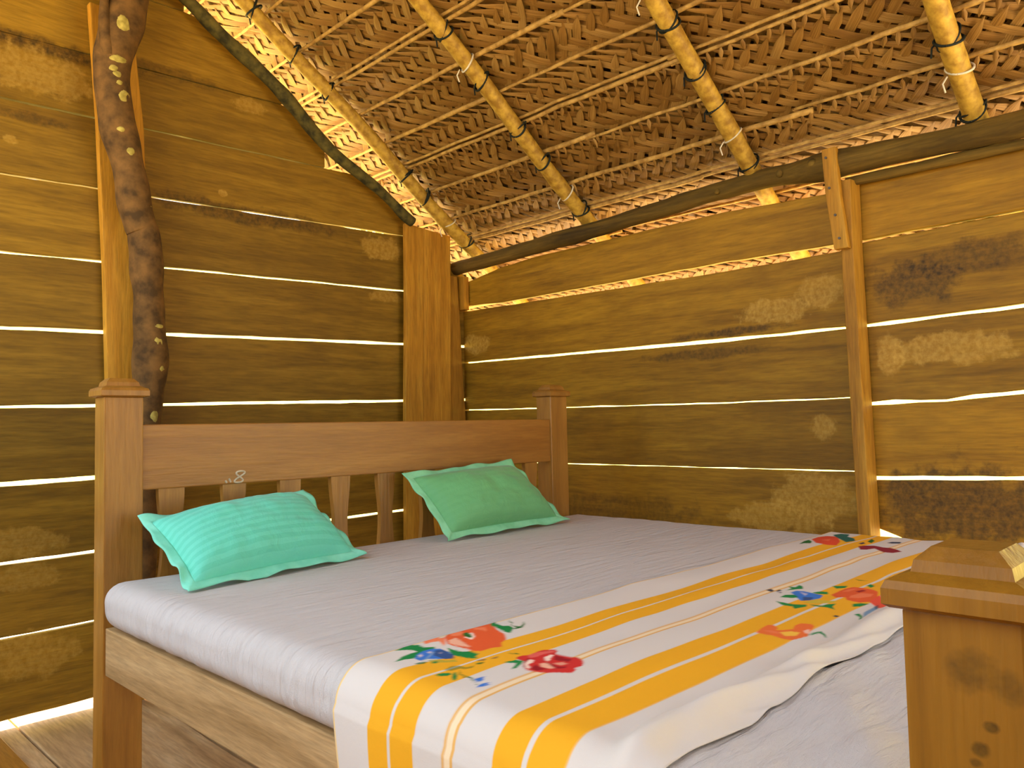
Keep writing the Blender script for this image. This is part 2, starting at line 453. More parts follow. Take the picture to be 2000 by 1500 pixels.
trunk_px = [(238, -90, 33), (250, -40, 33), (250, 0, 34), (240, 45, 34), (226, 85, 33), (219, 120, 30), (221, 187, 28), (231, 240, 29), (243, 293, 28),
            (253, 347, 27), (262, 400, 28), (274, 440, 27), (281, 460, 26), (285, 520, 27), (290, 580, 26), (293, 640, 27), (293, 700, 29), (289, 760, 27), (282, 820, 26), (276, 900, 28), (272, 1100, 28), (268, 1330, 30)]
tp = []
for px, py, r in trunk_px:
    p = ony(px, py, 2.875); tp.append((p[0], p[1], p[2], r*.00183))
tp = resample(tp, 120)
tk = empty('trunk_post', (1.05, 2.90, 0), 'crooked dark tree trunk post spotted with lichen', 'post')
obj('trunk', *tube(tp[:, :3], tp[:, 3]*1.12, 18, .16, 9, 3), M_trunk, tk, smooth=True)
fk = resample([(*ony(x, y, 2.845), r) for x, y, r in [(200, -80, .012), (204, -20, .014), (203, 20, .017), (206, 60, .022), (213, 110, .028)]], 24)
obj('side_branch', *tube(fk[:, :3], fk[:, 3], 12, .2, 12, 9), M_trunk, tk, smooth=True)
for px, py, sx, sz in [(227, 61, .024, .03), (222, 126, .034, .012), (211, 143, .013, .012), (219, 155, .014, .010), (223, 171, .013, .009), (233, 198, .026, .027),
                       (225, 260, .012, .008), (257, 341, .014, .013), (245, 303, .012, .012), (285, 412, .011, .012), (296, 672, .022, .02), (313, 694, .012, .014), (306, 721, .012, .010), (291, 812, .018, .022), (300, 640, .016, .007)]:
    c = ony(px, py, 2.875); sx *= 1.3; sz *= 1.3
    i = int(np.argmin(abs(tp[:, 2]-c[2]))); r = tp[i, 3]; dx = c[0]-tp[i, 0]
    V = [None]*0; n = 14; Vc = []
    yy = lambda x: 2.875-math.sqrt(max(r*r*1.12-(x-tp[i, 0])**2, 1e-5))-.001
    for ring, k in ((0, 1), (.55, n), (1, n)):
        for q in range(k):
            th = 2*math.pi*q/n; w = 1+.35*noise.noise(Vector((math.cos(th)*1.5, math.sin(th)*1.5, px*.37)))
            x = c[0]+ring*sx*w*math.cos(th); z = c[2]+ring*sz*w*math.sin(th)
            Vc.append((x, yy(x)-(.004 if ring < 1 else -.003), z))
    Fc = [(0, 1+q, 1+(q+1) % n) for q in range(n)]+[(1+q, 1+n+q, 1+n+(q+1) % n, 1+(q+1) % n) for q in range(n)]
    obj('lichen_patch', Vc, Fc, M_lichen, tk, smooth=True)

cp = empty('corner_post', (2.4, 2.940, 0), 'wide upright board closing the corner beside the bamboo rafter foot', 'post')
V = []; V2 = []; F = []
for z, a, b in [(.985, 2.288, 2.57), (.6, 2.285, 2.565), (.05, 2.272, 2.555), (-.95, 2.26, 2.54)]:
    dz = -.02 if z > .9 else 0
    V += [(a, 2.940, z), (a+(b-a)*.38, 2.940, z+dz*.4), (a+(b-a)*.38, 2.963, z+dz*.4), (a, 2.963, z)]
    V2 += [(a+(b-a)*.39, 2.944, z+dz*.4), (b, 2.940, z+dz), (b, 2.963, z+dz), (a+(b-a)*.39, 2.963, z+dz*.4)]
for i in range(3):
    for k in range(4): F.append((i*4+k, i*4+(k+1) % 4, (i+1)*4+(k+1) % 4, (i+1)*4+k))
F += [(0, 1, 2, 3), (15, 14, 13, 12)]
obj('board', V, F, M_post, cp, bevel=.003)
obj('board', V2, F, M_post, cp, bevel=.003)
V = []; F = []
for z, a, b in [(.77, 2.55, 2.635), (.5, 2.545, 2.65), (.2, 2.54, 2.665), (.05, 2.54, 2.675), (-.95, 2.54, 2.68)]:
    V += [(a, 2.965, z), (b, 2.965, z), (b, 2.99, z), (a, 2.99, z)]
for i in range(4):
    for k in range(4): F.append((i*4+k, i*4+(k+1) % 4, (i+1)*4+(k+1) % 4, (i+1)*4+k))
F += [(0, 1, 2, 3), (19, 18, 17, 16)]
obj('backing_board', V, F, M_post, cp, bevel=.003)
obj('short_batten', *boxvf(2.655, 2.69, 2.940, 2.985, .60, .772), M_post, cp, bevel=.003)

rp = empty('wall_post', (2.64, .98, 0), 'square upright post splitting the right-hand plank wall with a nailed splice', 'post')
V = []; F = []
for z, dy in [(.80, .012), (.55, .012), (0, .004), (-.95, -.012)]:
    V += [(2.625, 1.008+dy, z), (2.625, .968+dy, z), (2.695, .962+dy, z), (2.695, 1.008+dy, z)]
for i in range(3):
    for k in range(4): F.append((i*4+k, i*4+(k+1) % 4, (i+1)*4+(k+1) % 4, (i+1)*4+k))
F += [(0, 1, 2, 3), (15, 14, 13, 12)]
obj('upright', V, F, M_post, rp, bevel=.003)
V = []; F = []
for z, dy in [(.912, .028), (.86, .026), (.75, .02), (.565, 0)]:
    V += [(2.597, 1.032+dy, z), (2.597, .985+dy, z), (2.623, .985+dy, z), (2.623, 1.032+dy, z)]
for i in range(3):
    for k in range(4): F.append((i*4+k, i*4+(k+1) % 4, (i+1)*4+(k+1) % 4, (i+1)*4+k))
F += [(0, 1, 2, 3), (15, 14, 13, 12)]
sp = obj('splice_board', V, F, M_post, rp, bevel=.003)
for y, z in [(1.045, .88), (1.038, .775), (1.022, .68), (1.012, .60)]:
    v, f = tube([(2.600, y, z), (2.593, y, z)], [.004, .0045], 10)
    obj('nail', v, f, M_nail, sp)

# logs over the right wall
def log(name, path, rad, label, mat=M_log, bump=.14, seed=1, n=70, cat='log', knots=()):
    e = empty(name, (path[0][0], path[0][1], H+path[0][2]), label, cat)
    P = resample([(*p, rad if not isinstance(rad, (list, tuple)) else rad[i]) for i, p in enumerate(path)], n)
    obj('stem', *tube(P[:, :3], P[:, 3], 16, bump, 10, seed), mat, e, smooth=True)
    for (x, y, z, r) in knots:
        bm_v, bm_f = tube([(x+.01, y, z), (x, y, z), (x-.006, y, z)], [r, r*.9, r*.4], 10, .2, 30, seed)
        obj('knot', bm_v, bm_f, mat, e, smooth=True)
    return e
lp_ = [(2.655, 3.25, .80)]+[tuple(onx(x, y, 2.655)) for x, y in [(878, 529), (1010, 492), (1160, 449), (1310, 402), (1450, 361), (1540, 340), (1620, 324), (1680, 310), (1840, 277), (2000, 241)]]+[(2.655, -.3, .85), (2.655, -1.3, .85)]
log('wall_plate_log', lp_, [.032, .033, .036, .036, .034, .034, .038, .049, .043, .039, .039, .04, .04],
    'long rough-barked log lying along the top of the right-hand wall', seed=2, n=110, knots=[(2.617, 1.47, .868, .012), (2.614, 1.22, .875, .014), (2.61, 1.10, .88, .018)])
log('second_log', [(2.672, 1.01, .80), (2.672, .95, .802), (2.672, .5, .797), (2.672, -.3, .79), (2.672, -1.1, .79)], .017,
    'thin dark log squeezed under the wall log right of the post', seed=5, bump=.2)
# branch along the gable
gp = [ony(x, y, 2.925) for x, y in [(300, -75), (375, 10), (450, 85), (520, 150), (575, 210), (620, 265), (665, 310), (715, 350), (760, 390), (790, 421), (806, 434)]]
log('gable_branch', [tuple(p) for p in gp], [.027, .025, .027, .029, .030, .027, .027, .025, .023, .025, .025], 'dark mossy branch sloping down the edge of the headboard wall', M_branch, .2, 6, 90, 'branch')

# ------------------------------------------------------------------ roof
SLOPE = .68
Sv = np.array([-1, 0, SLOPE]); Sv /= np.linalg.norm(Sv)
Nv = np.array([SLOPE, 0, 1.]); Nv /= np.linalg.norm(Nv)
P0 = np.array([2.68, 0, .90])
def roof(u, y, n): return P0+Sv*u+Nv*n+np.array([0, y, 0])
RIDGE_U = 2.36
ce = empty('ceiling', (1.5, 1.2, 0), kind='structure')
# opaque sheet added over the panels to stop sky light; plain left slope too
V, F = [], []
ridge = roof(RIDGE_U, 0, .15)
for (u) in (-.66, RIDGE_U):
    for y in (-1.4, 3.55):
        for n_ in (.125, .17): V.append(tuple(roof(u, y, n_)))
F = [(0, 2, 6, 4), (1, 5, 7, 3), (0, 1, 3, 2), (4, 6, 7, 5), (0, 4, 5, 1), (2, 3, 7, 6)]
obj('added_thatch_sheet', V, F, M_thatch, ce)
V = []
for (dx, dz) in ((0, 0), (1.15, -1.15*SLOPE)):  # unseen left slope, cut short to admit more sky light
    for y in (-1.4, 3.55):
        for q in (0, .06): V.append((ridge[0]-dx, y, ridge[2]+dz+q))
obj('added_thatch_sheet', V, F, M_thatch, ce)

# one leaflet of each direction, shared by every copy
PITCH, AMP = .060, .0048
def leaflet(dirv, w0, w1, width, phase, taper, name):
    n = 20; V = []; uvs = []
    for i in range(n+1):
        s = i/n; s = s*s*.55+s*.45; w = w0+(w1-w0)*s
        v = dirv*(w-w0)
        wd = width*(min(1, .22+ (w-w0)/.085) if taper == 'stem' else min(1, (w-w0)/.040))
        wd = max(wd, .001)
        if taper == 'stem': wd *= 1-.25*max(0, (s-.8)/.2)
        nn = phase*AMP*math.cos(math.pi*(w-.075)/PITCH)
        if taper == 'tip' and w-w0 < .03: nn = -.006*(1-(w-w0)/.03)+nn*((w-w0)/.03)
        px, pw = -1/math.sqrt(1+dirv*dirv), dirv/math.sqrt(1+dirv*dirv)
        nrm = math.sqrt(1+dirv*dirv)
        ax, aw = 1/nrm, -dirv/nrm          # across the strip in (v, w)
        for k, lift in ((-1, .0016), (0, -.0014), (1, .0016)):
            V.append((v+ax*wd/2*k, w+aw*wd/2*k, nn+lift+.20*w)); uvs.append((s, k*.5+.5))
    F = []
    for i in range(n):
        for k in range(2): F.append((i*3+k, i*3+k+1, (i+1)*3+k+1, (i+1)*3+k))
    me = bpy.data.meshes.new(name)
    R3 = [tuple(np.array([0, 1., 0])*v - Sv*w + Nv*n_) for v, w, n_ in V]
    me.from_pydata(R3, [], F)
    uvl = me.uv_layers.new(name='UVMap')
    for lp in me.loops: uvl.data[lp.index].uv = uvs[lp.vertex_index]
    for p in me.polygons: p.use_smooth = True
    me.materials.append(M_leaf); me.update()
    return me
LA = [leaflet(-1.25, 0.0, .34, .027, 1, 'stem', 'leaflet_a'), leaflet(-1.15, 0.0, .35, .029, 1, 'stem', 'leaflet_a2')]
LB = [leaflet(.80, .045, .34, .030, -1, 'tip', 'leaflet_b'), leaflet(.86, .03, .34, .032, -1, 'tip', 'leaflet_b2')]
def stub_mesh():
    prof = [(0, .003), (.008, .006), (.018, .0085), (.028, .006), (.040, .0006)]
    V = []
    for w, h in prof:
        for k, l in ((-1, .002), (0, -.004), (1, .002)): V.append((h*k+w*.25, w, l-.004-.06*w))
    F = [(i*3+k, i*3+k+1, (i+1)*3+k+1, (i+1)*3+k) for i in range(len(prof)-1) for k in range(2)]
    me = bpy.data.meshes.new('leaf_stub')
    me.from_pydata([tuple(np.array([0, 1., 0])*v - Sv*w + Nv*n_) for v, w, n_ in V], [], F)
    uvl = me.uv_layers.new(name='UVMap')
    for lp in me.loops: uvl.data[lp.index].uv = (prof[lp.vertex_index//3][0]*8, (lp.vertex_index % 3)*.5)
    for p in me.polygons: p.use_smooth = True
    me.materials.append(M_leaf); me.update(); return me
STUB = stub_mesh()
rows_u = [-.58, -.43, -.28, -.12, .045, .205, .365, .53, .70, .86, 1.03, 1.22, 1.41, 1.59, 1.76]
for ri, u in enumerate(rows_u):
    cut = 1.0+1.3*((ri*.618) % 1)
    vis_lo = .1 if u < .45 else (.4 if u < .8 else .9)
    for (ya, yb) in ((min(vis_lo, cut-.5)-.25, cut), (cut-.06, 3.42)):
        n0 = .036+random.uniform(-.003, .003)
        base = roof(u+random.uniform(-.012, .012), (ya+yb)/2, n0)
        pn = empty('palm_panel', Vector((base[0], base[1], base[2]+H)) - wloc(ce)); pn.parent = ce
        pn.rotation_euler.x = random.uniform(-.006, .006)
        k = int((yb-ya)/.12)+2
        rp_ = [(base[0]+.004*noise.noise(Vector((q*.7, u*9, 0))), y, base[2]+.005*noise.noise(Vector((q*.7, u*9, 7)))) for q, y in enumerate(np.linspace(ya, yb, k))]
        m = obj('midrib', *tube(rp_, np.linspace(.010, .0055, k), 8, .15, 14, u), M_rib, pn, smooth=True)
        if ri % 3 == 1:
            obj('midrib', *tube([(p[0]-.018, p[1], p[2]+.014) for p in rp_], .006, 8, .15, 14, u+3), M_rib, pn, smooth=True)
        hl = (yb-ya)/2
        shear = random.choice((0, 1))
        dv0 = random.uniform(0, PITCH)
        if ri in (5, 6, 7):
            for q in range(int((yb-ya)/.042)):
                so = bpy.data.objects.new('leaf_stub', STUB); COL.objects.link(so); so.parent = pn
                so.location = (0, -hl+q*.042+random.uniform(-.006, .006), -.004)
                so.rotation_euler = (random.uniform(-.25, .25), random.uniform(-.2, .2), random.uniform(-.3, .3))
        for q in range(int((yb-ya)/PITCH)+1):
            for fam in (0, 1):
                me = (LA if fam == 0 else LB)[shear]
                y = -hl+dv0+q*PITCH+(.0 if fam else 0)
                lo = bpy.data.objects.new('leaflet', me); COL.objects.link(lo)
                lo.parent = pn
                jn = Nv*random.uniform(-.0012, .0012)+(-Sv)*random.uniform(-.004, .004)
                lo.location = (jn[0], y+random.uniform(-.004, .004), jn[2])
                lo.rotation_euler = (random.uniform(-.012, .012), random.uniform(-.008, .008), random.uniform(-.02, .02))
                if random.random() < .06: lo.rotation_euler.y += .05

# bamboo rafters with their lashings
def ring(c, d, r, cr, seed):
    d = Vector(d).normalized(); a = d.cross(Vector((0, 1, 0))).normalized(); b = d.cross(a)
    P = []; n = 20
    for k in range(n+1):
        th = 2*math.pi*k/n
        P.append(Vector(c)+a*r*math.cos(th)+b*r*math.sin(th)+d*(.012*math.sin(th+seed)))
    return tube(P, cr, 6, caps=False)
rafters = [(2.893, .031, [1.44, 1.22, 1.02, .51, .37, .05], [.20], 'first bamboo rafter, next to the headboard wall'),
           (2.137, .030, [1.0, .77, .53, .35, .06], [.86, .17], 'second bamboo rafter from the headboard wall, spotted with dark knots'),
           (1.338, .030, [.68, .49, .335, .06], [.80, .205], 'third bamboo rafter, passing left of the wall post'),
           (.613, .030, [.30, .04], [.20], 'bamboo rafter nearest the camera at the top right')]
for ri, (y, r, ties, whites, lab) in enumerate(rafters):
    root = empty('bamboo_rafter', Vector(roof(-.5, y, 0))+Vector((0, 0, H)), lab, 'rafter', 'bamboo rafters')
    U = np.linspace(-.5, RIDGE_U, 40)
    P = [roof(u, y+.012*noise.noise(Vector((u*1.6, ri*5, 0))), .006*noise.noise(Vector((u*2, ri*5, 9)))) for u in U]
    Rr = [r*(1.06-.07*u)*(1+(.06 if i % 7 == 3 else 0)) for i, u in enumerate(U)]
    obj('pole', *tube(P, Rr, 16, .07, 14, ri*3), M_bamboo, root, smooth=True)
    for u in ties:
        obj('cord', *ring(roof(u, y+.004, .006), Sv, r*1.22, .0042, random.uniform(0, 6)), M_cord, root, smooth=True)
        obj('cord', *ring(roof(u+.004, y+.004, .012), Sv+np.array([0, .35, 0]), r*1.3, .0036, random.uniform(0, 6)), M_cord, root, smooth=True)
        e = roof(u, y+.035, .02)
        obj('cord_end', *tube([e, e+np.array([-.005, .015, -.02]), e+np.array([.004, .02, -.045])], .003, 6), M_cord, root)
    for u in whites:
        obj('string', *ring(roof(u, y, .004), Sv, r*1.18, .0034, random.uniform(0, 6)), M_string, root, smooth=True)
        e = roof(u, y+.03, -.02)
        obj('string_end', *tube([e, e+np.array([-.004, .012, -.02]), e+np.array([.004, .008, -.045])], .0025, 6), M_string, root)

# ------------------------------------------------------------------ bed
bed = empty('bed', (1.5, 1.1, 0), 'wooden double bed with slatted headboard and capped posts', 'bed')
def capped_post(x0, x1, y0, y1, top, mat, nm):
    p = box(nm, x0, x1, y0, y1, -H, top, mat, bed, .003)
    o_ = .011; cx, cy = (x0+x1)/2, (y0+y1)/2; hx, hy = (x1-x0)/2, (y1-y0)/2
    prof = [(hx+o_*.6, hy+o_*.6, 0), (hx+o_, hy+o_, .003), (hx+o_, hy+o_, .015), (hx+o_*.75, hy+o_*.75, .021), (hx-.006, hy-.006, .027), (hx-.008, hy-.008, .036), (hx-.018, hy-.018, .046)]
    V, F = [], []
    for a, b, z in prof: V += [(cx-a, cy-b, top+z), (cx+a, cy-b, top+z), (cx+a, cy+b, top+z), (cx-a, cy+b, top+z)]
    for i in range(len(prof)-1):
        for k in range(4): F.append((i*4+k, i*4+(k+1) % 4, (i+1)*4+(k+1) % 4, (i+1)*4+k))
    F += [(3, 2, 1, 0), tuple((len(prof)-1)*4+k for k in range(4))]
    obj('post_cap', V, F, mat, p)
    return p
capped_post(.645, .735, 2.0, 2.068, .092, M_bed_z, 'headboard_post')
capped_post(2.245, 2.340, 2.0, 2.075, .112, M_bed_z, 'headboard_post')
capped_post(.645, .735, .135, .217, -.146, M_foot, 'foot_post')
capped_post(2.245, 2.335, .135, .217, -.146, M_foot, 'foot_post')
hp = obj('headboard_panel', *boxvf(.733, 2.247, 2.008, 2.036, -.138, .024), M_bed_x, bed, bevel=.003)
obj('headboard_rail', *boxvf(.733, 2.247, 2.010, 2.034, -.56, -.46), M_bed_x, bed, bevel=.003)
for i in range(9):
    x0 = .776+i*.1665
    V, F = [], []
    n = 14
    for k in range(n+1):
        z = -.136-.325*k/n; s = k/n
        w = .033-.011*math.sin(math.pi*min(1, s*1.15))**2
        cx = x0+.033
        V += [(cx-w, 2.012, z), (cx+w, 2.012, z), (cx+w, 2.030, z), (cx-w, 2.030, z)]
    for k in range(n):
        for q in range(4): F.append((k*4+q, k*4+(q+1) % 4, (k+1)*4+(q+1) % 4, (k+1)*4+q))
    F += [(0, 1, 2, 3), tuple(n*4+q for q in (3, 2, 1, 0))]
    obj('slat', V, F, M_bed_z, bed)
# chalk mark on the panel: "8" after two short strokes
def stroke(P): return tube([(x, 2.0075, z) for x, z in P], .0026, 6)
e8 = [(.988+.012*math.sin(2*a)+.004*math.cos(a), -.120+.015*math.cos(a)) for a in np.linspace(0, 2*math.pi, 41)]
obj('chalk_mark', *join(stroke(e8), stroke([(.958, -.123), (.963, -.133)]), stroke([(.948, -.128), (.952, -.134)])), M_chalk, hp)
obj('side_rail', *boxvf(.650, .680, .217, 2.0, -.565, -.455), M_bed_y, bed, bevel=.003)
obj('side_rail', *boxvf(2.300, 2.330, .217, 2.0, -.565, -.455), M_bed_y, bed, bevel=.003)
obj('foot_rail', *boxvf(.735, 2.245, .160, .192, -.538, -.36), M_bed_x, bed, bevel=.003)
for k in range(9):
    y = .3+k*.2
    obj('bed_slat', *boxvf(.681, 2.299, y-.035, y+.035, -.473, -.455), M_bed_x, bed, bevel=.002)

# ------------------------------------------------------------------ mattress
MX0, MX1, MY0, MY1, MZ0, MZ1 = .634, 2.375, .225, 1.995, -.4535, -.345
RIDGES = [(tuple(onz(a, b, -.345)[:2]), tuple(onz(c_, d_, -.345)[:2]), h_, w_) for a, b, c_, d_, h_, w_ in
          [(1290, 1430, 1790, 1262, .011, .012), (1450, 1400, 1780, 1340, .006, .008), (1330, 1490, 1700, 1375, .006, .008), (1480, 1500, 1780, 1430, .007, .009), (1500, 1340, 1760, 1235, .005, .007),
           (700, 1225, 1020, 1165, .002, .007), (600, 1190, 980, 1120, .002, .008), (750, 1250, 1150, 1150, .002, .006)]]
def foldz(x, y):
    z = .004*noise.noise(Vector((x*1.7, y*2.1, 3)))
    z += .0022*noise.noise(Vector((x*3+y*2, y*16-x*2, 5)))
    k = max(0, min(1, (.56-y)/.08))
    z += k*(.013*noise.noise(Vector((x*2.2+y*1.2, y*13-x*6.5, 9)))+.005*noise.noise(Vector((x*4, y*26-x*13, 2))))
    for (ax, ay), (bx, by), hgt, wid in RIDGES:
        dx, dy = bx-ax, by-ay; L2 = dx*dx+dy*dy
        t = ((x-ax)*dx+(y-ay)*dy)/L2
        if -.1 < t < 1.1:
            d = abs((x-ax)*dy-(y-ay)*dx)/math.sqrt(L2)
            z += hgt*math.exp(-(d/wid)**2)*math.sin(math.pi*min(1, max(0, (t+.1)/1.2)))
    return z
bm = bmesh.new(); bmesh.ops.create_cube(bm, size=1.0)
bmesh.ops.subdivide_edges(bm, edges=bm.edges[:], cuts=110, use_grid_fill=True)
c = Vector(((MX0+MX1)/2, (MY0+MY1)/2, (MZ0+MZ1)/2)); hs = Vector(((MX1-MX0)/2, (MY1-MY0)/2, (MZ1-MZ0)/2)); rr = .046
for v in bm.verts:
    p = Vector((v.co.x*2*hs.x, v.co.y*2*hs.y, v.co.z*2*hs.z))
    q = Vector([max(-(hs[i]-rr), min(hs[i]-rr, p[i])) for i in range(3)]); d = p-q
    if d.length > 1e-6: p = q+d.normalized()*rr
    w = p+c
    if p.z > 0: w.z += foldz(w.x, w.y)*min(1, max(0, p.z)/.035)
    side = max(0, (abs(p.x)-(hs.x-rr))/rr)
    if side > 0:
        w.x += math.copysign(1, p.x)*side*(.006*noise.noise(Vector((w.y*22, w.z*5, 4)))+.003*noise.noise(Vector((w.y*60, w.z*8, 6))))
    v.co = w+Vector((0, 0, H))
me = bpy.data.meshes.new('mattress'); bm.to_mesh(me); bm.free()
org = Vector((c.x, c.y, MZ0+H)); me.transform(Matrix.Translation(-org))
for p in me.polygons: p.use_smooth = True
me.materials.append(M_sheet)
mo = bpy.data.objects.new('mattress', me); COL.objects.link(mo); mo.location = org
tag(mo, 'thick mattress wrapped in a wrinkled white fitted sheet on the bed', 'mattress')

# ------------------------------------------------------------------ printed bedspread
path = []          # (x, z) along the cloth from the left hem over the bed to the right hem
for z in np.arange(-.80, -.395, .004): path.append((.628+.004*math.sin(z*20), z))
r_ = .052; cx_, cz_ = .680, -.392
for a in np.linspace(math.pi, math.pi/2, 16)[1:]: path.append((cx_+r_*math.cos(a), cz_+r_*math.sin(a)))
for x in np.arange(.684, 2.33, .004): path.append((x, -.340))
for a in np.linspace(math.pi/2, 0, 12)[1:]: path.append((2.334+r_*math.cos(a), cz_+r_*math.sin(a)))
for z in np.arange(-.396, -.62, -.006): path.append((2.334+r_, z))
path = np.array(path)
YT, YB = .979, .452
ny = 210
ys = np.linspace(YT, YB, ny)
npth = len(path)
X = np.repeat(path[:, 0][:, None], ny, 1); Zz = np.repeat(path[:, 1][:, None], ny, 1); Y = np.repeat(ys[None, :], npth, 0)
# flat print coordinates: x as on the bed top; on the drop the arc length goes on
ds = np.r_[0, np.hypot(np.diff(path[:, 0]), np.diff(path[:, 1]))].cumsum()
k0 = int(np.argmin(abs(path[:, 0]-.72)+abs(path[:, 1]+.34))); flat = ds-ds[k0]+path[k0, 0]
FX = np.repeat(flat[:, None], ny, 1); FY = Y.copy()
for i in range(npth):
    ontop = 1.0 if path[i, 1] > -.36 else 0.0
    drop = max(0, min(1, (-.40-path[i, 1])/.3)) if path[i, 0] < 1 else 0
    for j in range(ny):
        x, y = X[i, j], Y[i, j]
        e = (y-YB)
        roll = .017*math.exp(-((y-.492)/.020)**2)
        roll *= .8+.3*noise.noise(Vector((x*3, 0, 8)))
        w = .0045*noise.noise(Vector((x*2.6, y*9, 2)))+.0025*noise.noise(Vector((x*7-y*4, y*15, 12)))
        if ontop: Zz[i, j] += foldz(x, y)+.004+max(w, -.004)+roll
        else: X[i, j] += (-1 if x < 1 else 1)*(.003+max(w, -.003)+roll*.6+.006*drop*math.sin(y*30))
        if e < .03: Zz[i, j] -= .004*(1-e/.03)*ontop
        Y[i, j] += .007*noise.noise(Vector((FX[i, j]*2.3, 1.7, 0)))+.004*noise.noise(Vector((FX[i, j]*7, y*5, 0)))

col = np.ones((npth, ny, 3))
def lin3(r, g, b): return np.array(srgb(r, g, b)[:3])
white = lin3(216, 206, 198); yel = lin3(238, 170, 34); yel2 = lin3(246, 190, 70); tan = lin3(226, 172, 96)
col[:] = white
def band(a, b, c, s=.0012):
    m = np.clip((a-FY)/s+.5, 0, 1)*np.clip((FY-b)/s+.5, 0, 1)
    global col
    col = col*(1-m[..., None])+c*m[..., None]
band(.892, .852, yel); band(.846, .803, yel)
band(.749, .744, tan, .002); band(.733, .728, tan, .002); band(.744, .733, lin3(240, 214, 176))
band(.662, .614, yel); band(.607, .555, yel)
band(.979, .9755, lin3(240, 200, 120))

def poly(P, c, soft=0, alpha=1.0, space='px'):
    """flat printed shape; outline given where it lies on the bed top"""
    global col
    if space == 'px': Q = np.array([onz(x, y, -.340)[:2] for x, y in P])
    else: Q = np.array(P)
    x0, y0 = Q.min(0)-.004; x1, y1 = Q.max(0)+.004
    I = np.where((flat >= x0) & (flat <= x1))[0]; J = np.where((ys >= y0) & (ys <= y1))[0]
    if len(I) == 0 or len(J) == 0: return
    sl = np.ix_(I, J); gx, gy = FX[sl], FY[sl]
    cov = np.zeros(gx.shape)
    for ox in (-.001, .001):
        for oy in (-.0006, .0006):
            inside = np.zeros(gx.shape, bool); a = gx+ox; b = gy+oy
            for k in range(len(Q)):
                (ax, ay), (bx, by) = Q[k], Q[k-1]
                if ay == by: continue
                inside ^= ((ay > b) != (by > b)) & (a < (bx-ax)*(b-ay)/(by-ay)+ax)
            cov += inside*.25
    cov *= alpha
    col[sl] = col[sl]*(1-cov[..., None])+np.array(c)*cov[..., None]
def C4(*p): return [(x/5+770, y/5+1200) for x, y in p]
def C5(*p): return [(x/5+1440, y/5+1030) for x, y in p]
GR, GR2, OR, OR2, PK, RD, RD2, BL, DK, CR = lin3(24, 128, 62), lin3(40, 100, 36), lin3(226, 92, 46), lin3(240, 128, 84), lin3(240, 176, 146), lin3(206, 48, 44), lin3(150, 24, 34), lin3(60, 116, 198), lin3(48, 52, 72), lin3(244, 214, 196)
# near posy
poly(C4((5, 385), (90, 345), (155, 328), (235, 335), (290, 360), (400, 350), (395, 385), (300, 395), (250, 405), (150, 385), (60, 385)), GR)
poly(C4((10, 510), (70, 460), (150, 425), (250, 395), (310, 390), (250, 440), (180, 470), (90, 485)), GR)
poly(C4((275, 295), (330, 265), (390, 240), (430, 245), (440, 270), (490, 265), (500, 310), (490, 340), (440, 300), (360, 310), (300, 330)), OR2)
poly(C4((490, 260), (540, 205), (620, 190), (720, 150), (820, 125), (930, 112), (960, 150), (1000, 185), (1070, 215), (1090, 260), (1045, 290), (1050, 330), (960, 340), (860, 370), (780, 372), (690, 350), (600, 335), (520, 320)), OR)
poly(C4((540, 215), (640, 195), (670, 215), (640, 245), (560, 250)), OR2)
poly(C4((760, 165), (880, 160), (900, 200), (850, 190), (780, 185)), OR2)
poly(C4((530, 290), (600, 265), (660, 290), (760, 340), (690, 335), (600, 325), (540, 315)), PK)
poly(C4((700, 225), (760, 215), (790, 250), (760, 275), (690, 262)), CR)
poly(C4((670, 225), (710, 212), (750, 235), (765, 258), (720, 258), (675, 243)), GR2)
poly(C4((930, 120), (960, 95), (985, 90), (975, 120), (1040, 145), (1110, 140), (1150, 155), (1125, 205), (1060, 190), (980, 160), (935, 150)), GR)
poly(C4((1110, 80), (1115, 105), (1145, 108), (1130, 130), (1185, 140), (1215, 140), (1240, 115), (1245, 90), (1257, 115), (1240, 145), (1195, 160), (1130, 170), (1180, 150), (1120, 132), (1135, 114), (1105, 108)), GR2)
poly(C4((520, 350), (580, 365), (660, 380), (760, 375), (830, 400), (800, 420), (830, 440), (740, 440), (660, 430), (560, 410)), GR)
poly(C4((200, 470), (220, 430), (280, 395), (360, 370), (450, 365), (530, 385), (590, 420), (560, 450), (440, 460), (330, 465), (260, 485)), BL)
poly(C4((400, 380), (480, 370), (580, 410), (600, 445), (500, 460), (420, 440), (380, 420)), DK, alpha=.65)
poly(C4((230, 440), (260, 420), (280, 430), (255, 455)), CR, alpha=.7); poly(C4((320, 400), (360, 390), (370, 405), (335, 415)), CR, alpha=.6); poly(C4((430, 400), (460, 395), (465, 410)), CR, alpha=.6)
poly(C4((320, 480), (420, 465), (520, 470), (600, 455), (620, 475), (500, 490), (380, 500)), lin3(170, 160, 60), alpha=.8)
poly(C4((200, 520), (270, 500), (320, 495), (290, 515), (230, 525)), GR2); poly(C4((360, 500), (400, 485), (430, 490), (400, 508)), GR)
poly(C4((800, 500), (850, 490), (890, 490), (860, 508), (810, 508)), GR2)
poly(C4((810, 462), (900, 455), (900, 470), (830, 474)), DK, alpha=.7); poly(C4((950, 450), (1020, 432), (1020, 448), (970, 462)), DK, alpha=.6)
poly(C4((400, 605), (460, 590), (530, 585), (560, 595), (520, 615), (440, 618)), GR); poly(C4((590, 575), (612, 610), (605, 645), (580, 660), (560, 635), (565, 600)), GR)
poly(C4((480, 560), (560, 520), (640, 515), (700, 535), (790, 520), (760, 545), (700, 552), (640, 545), (560, 565)), GR2, alpha=.6)
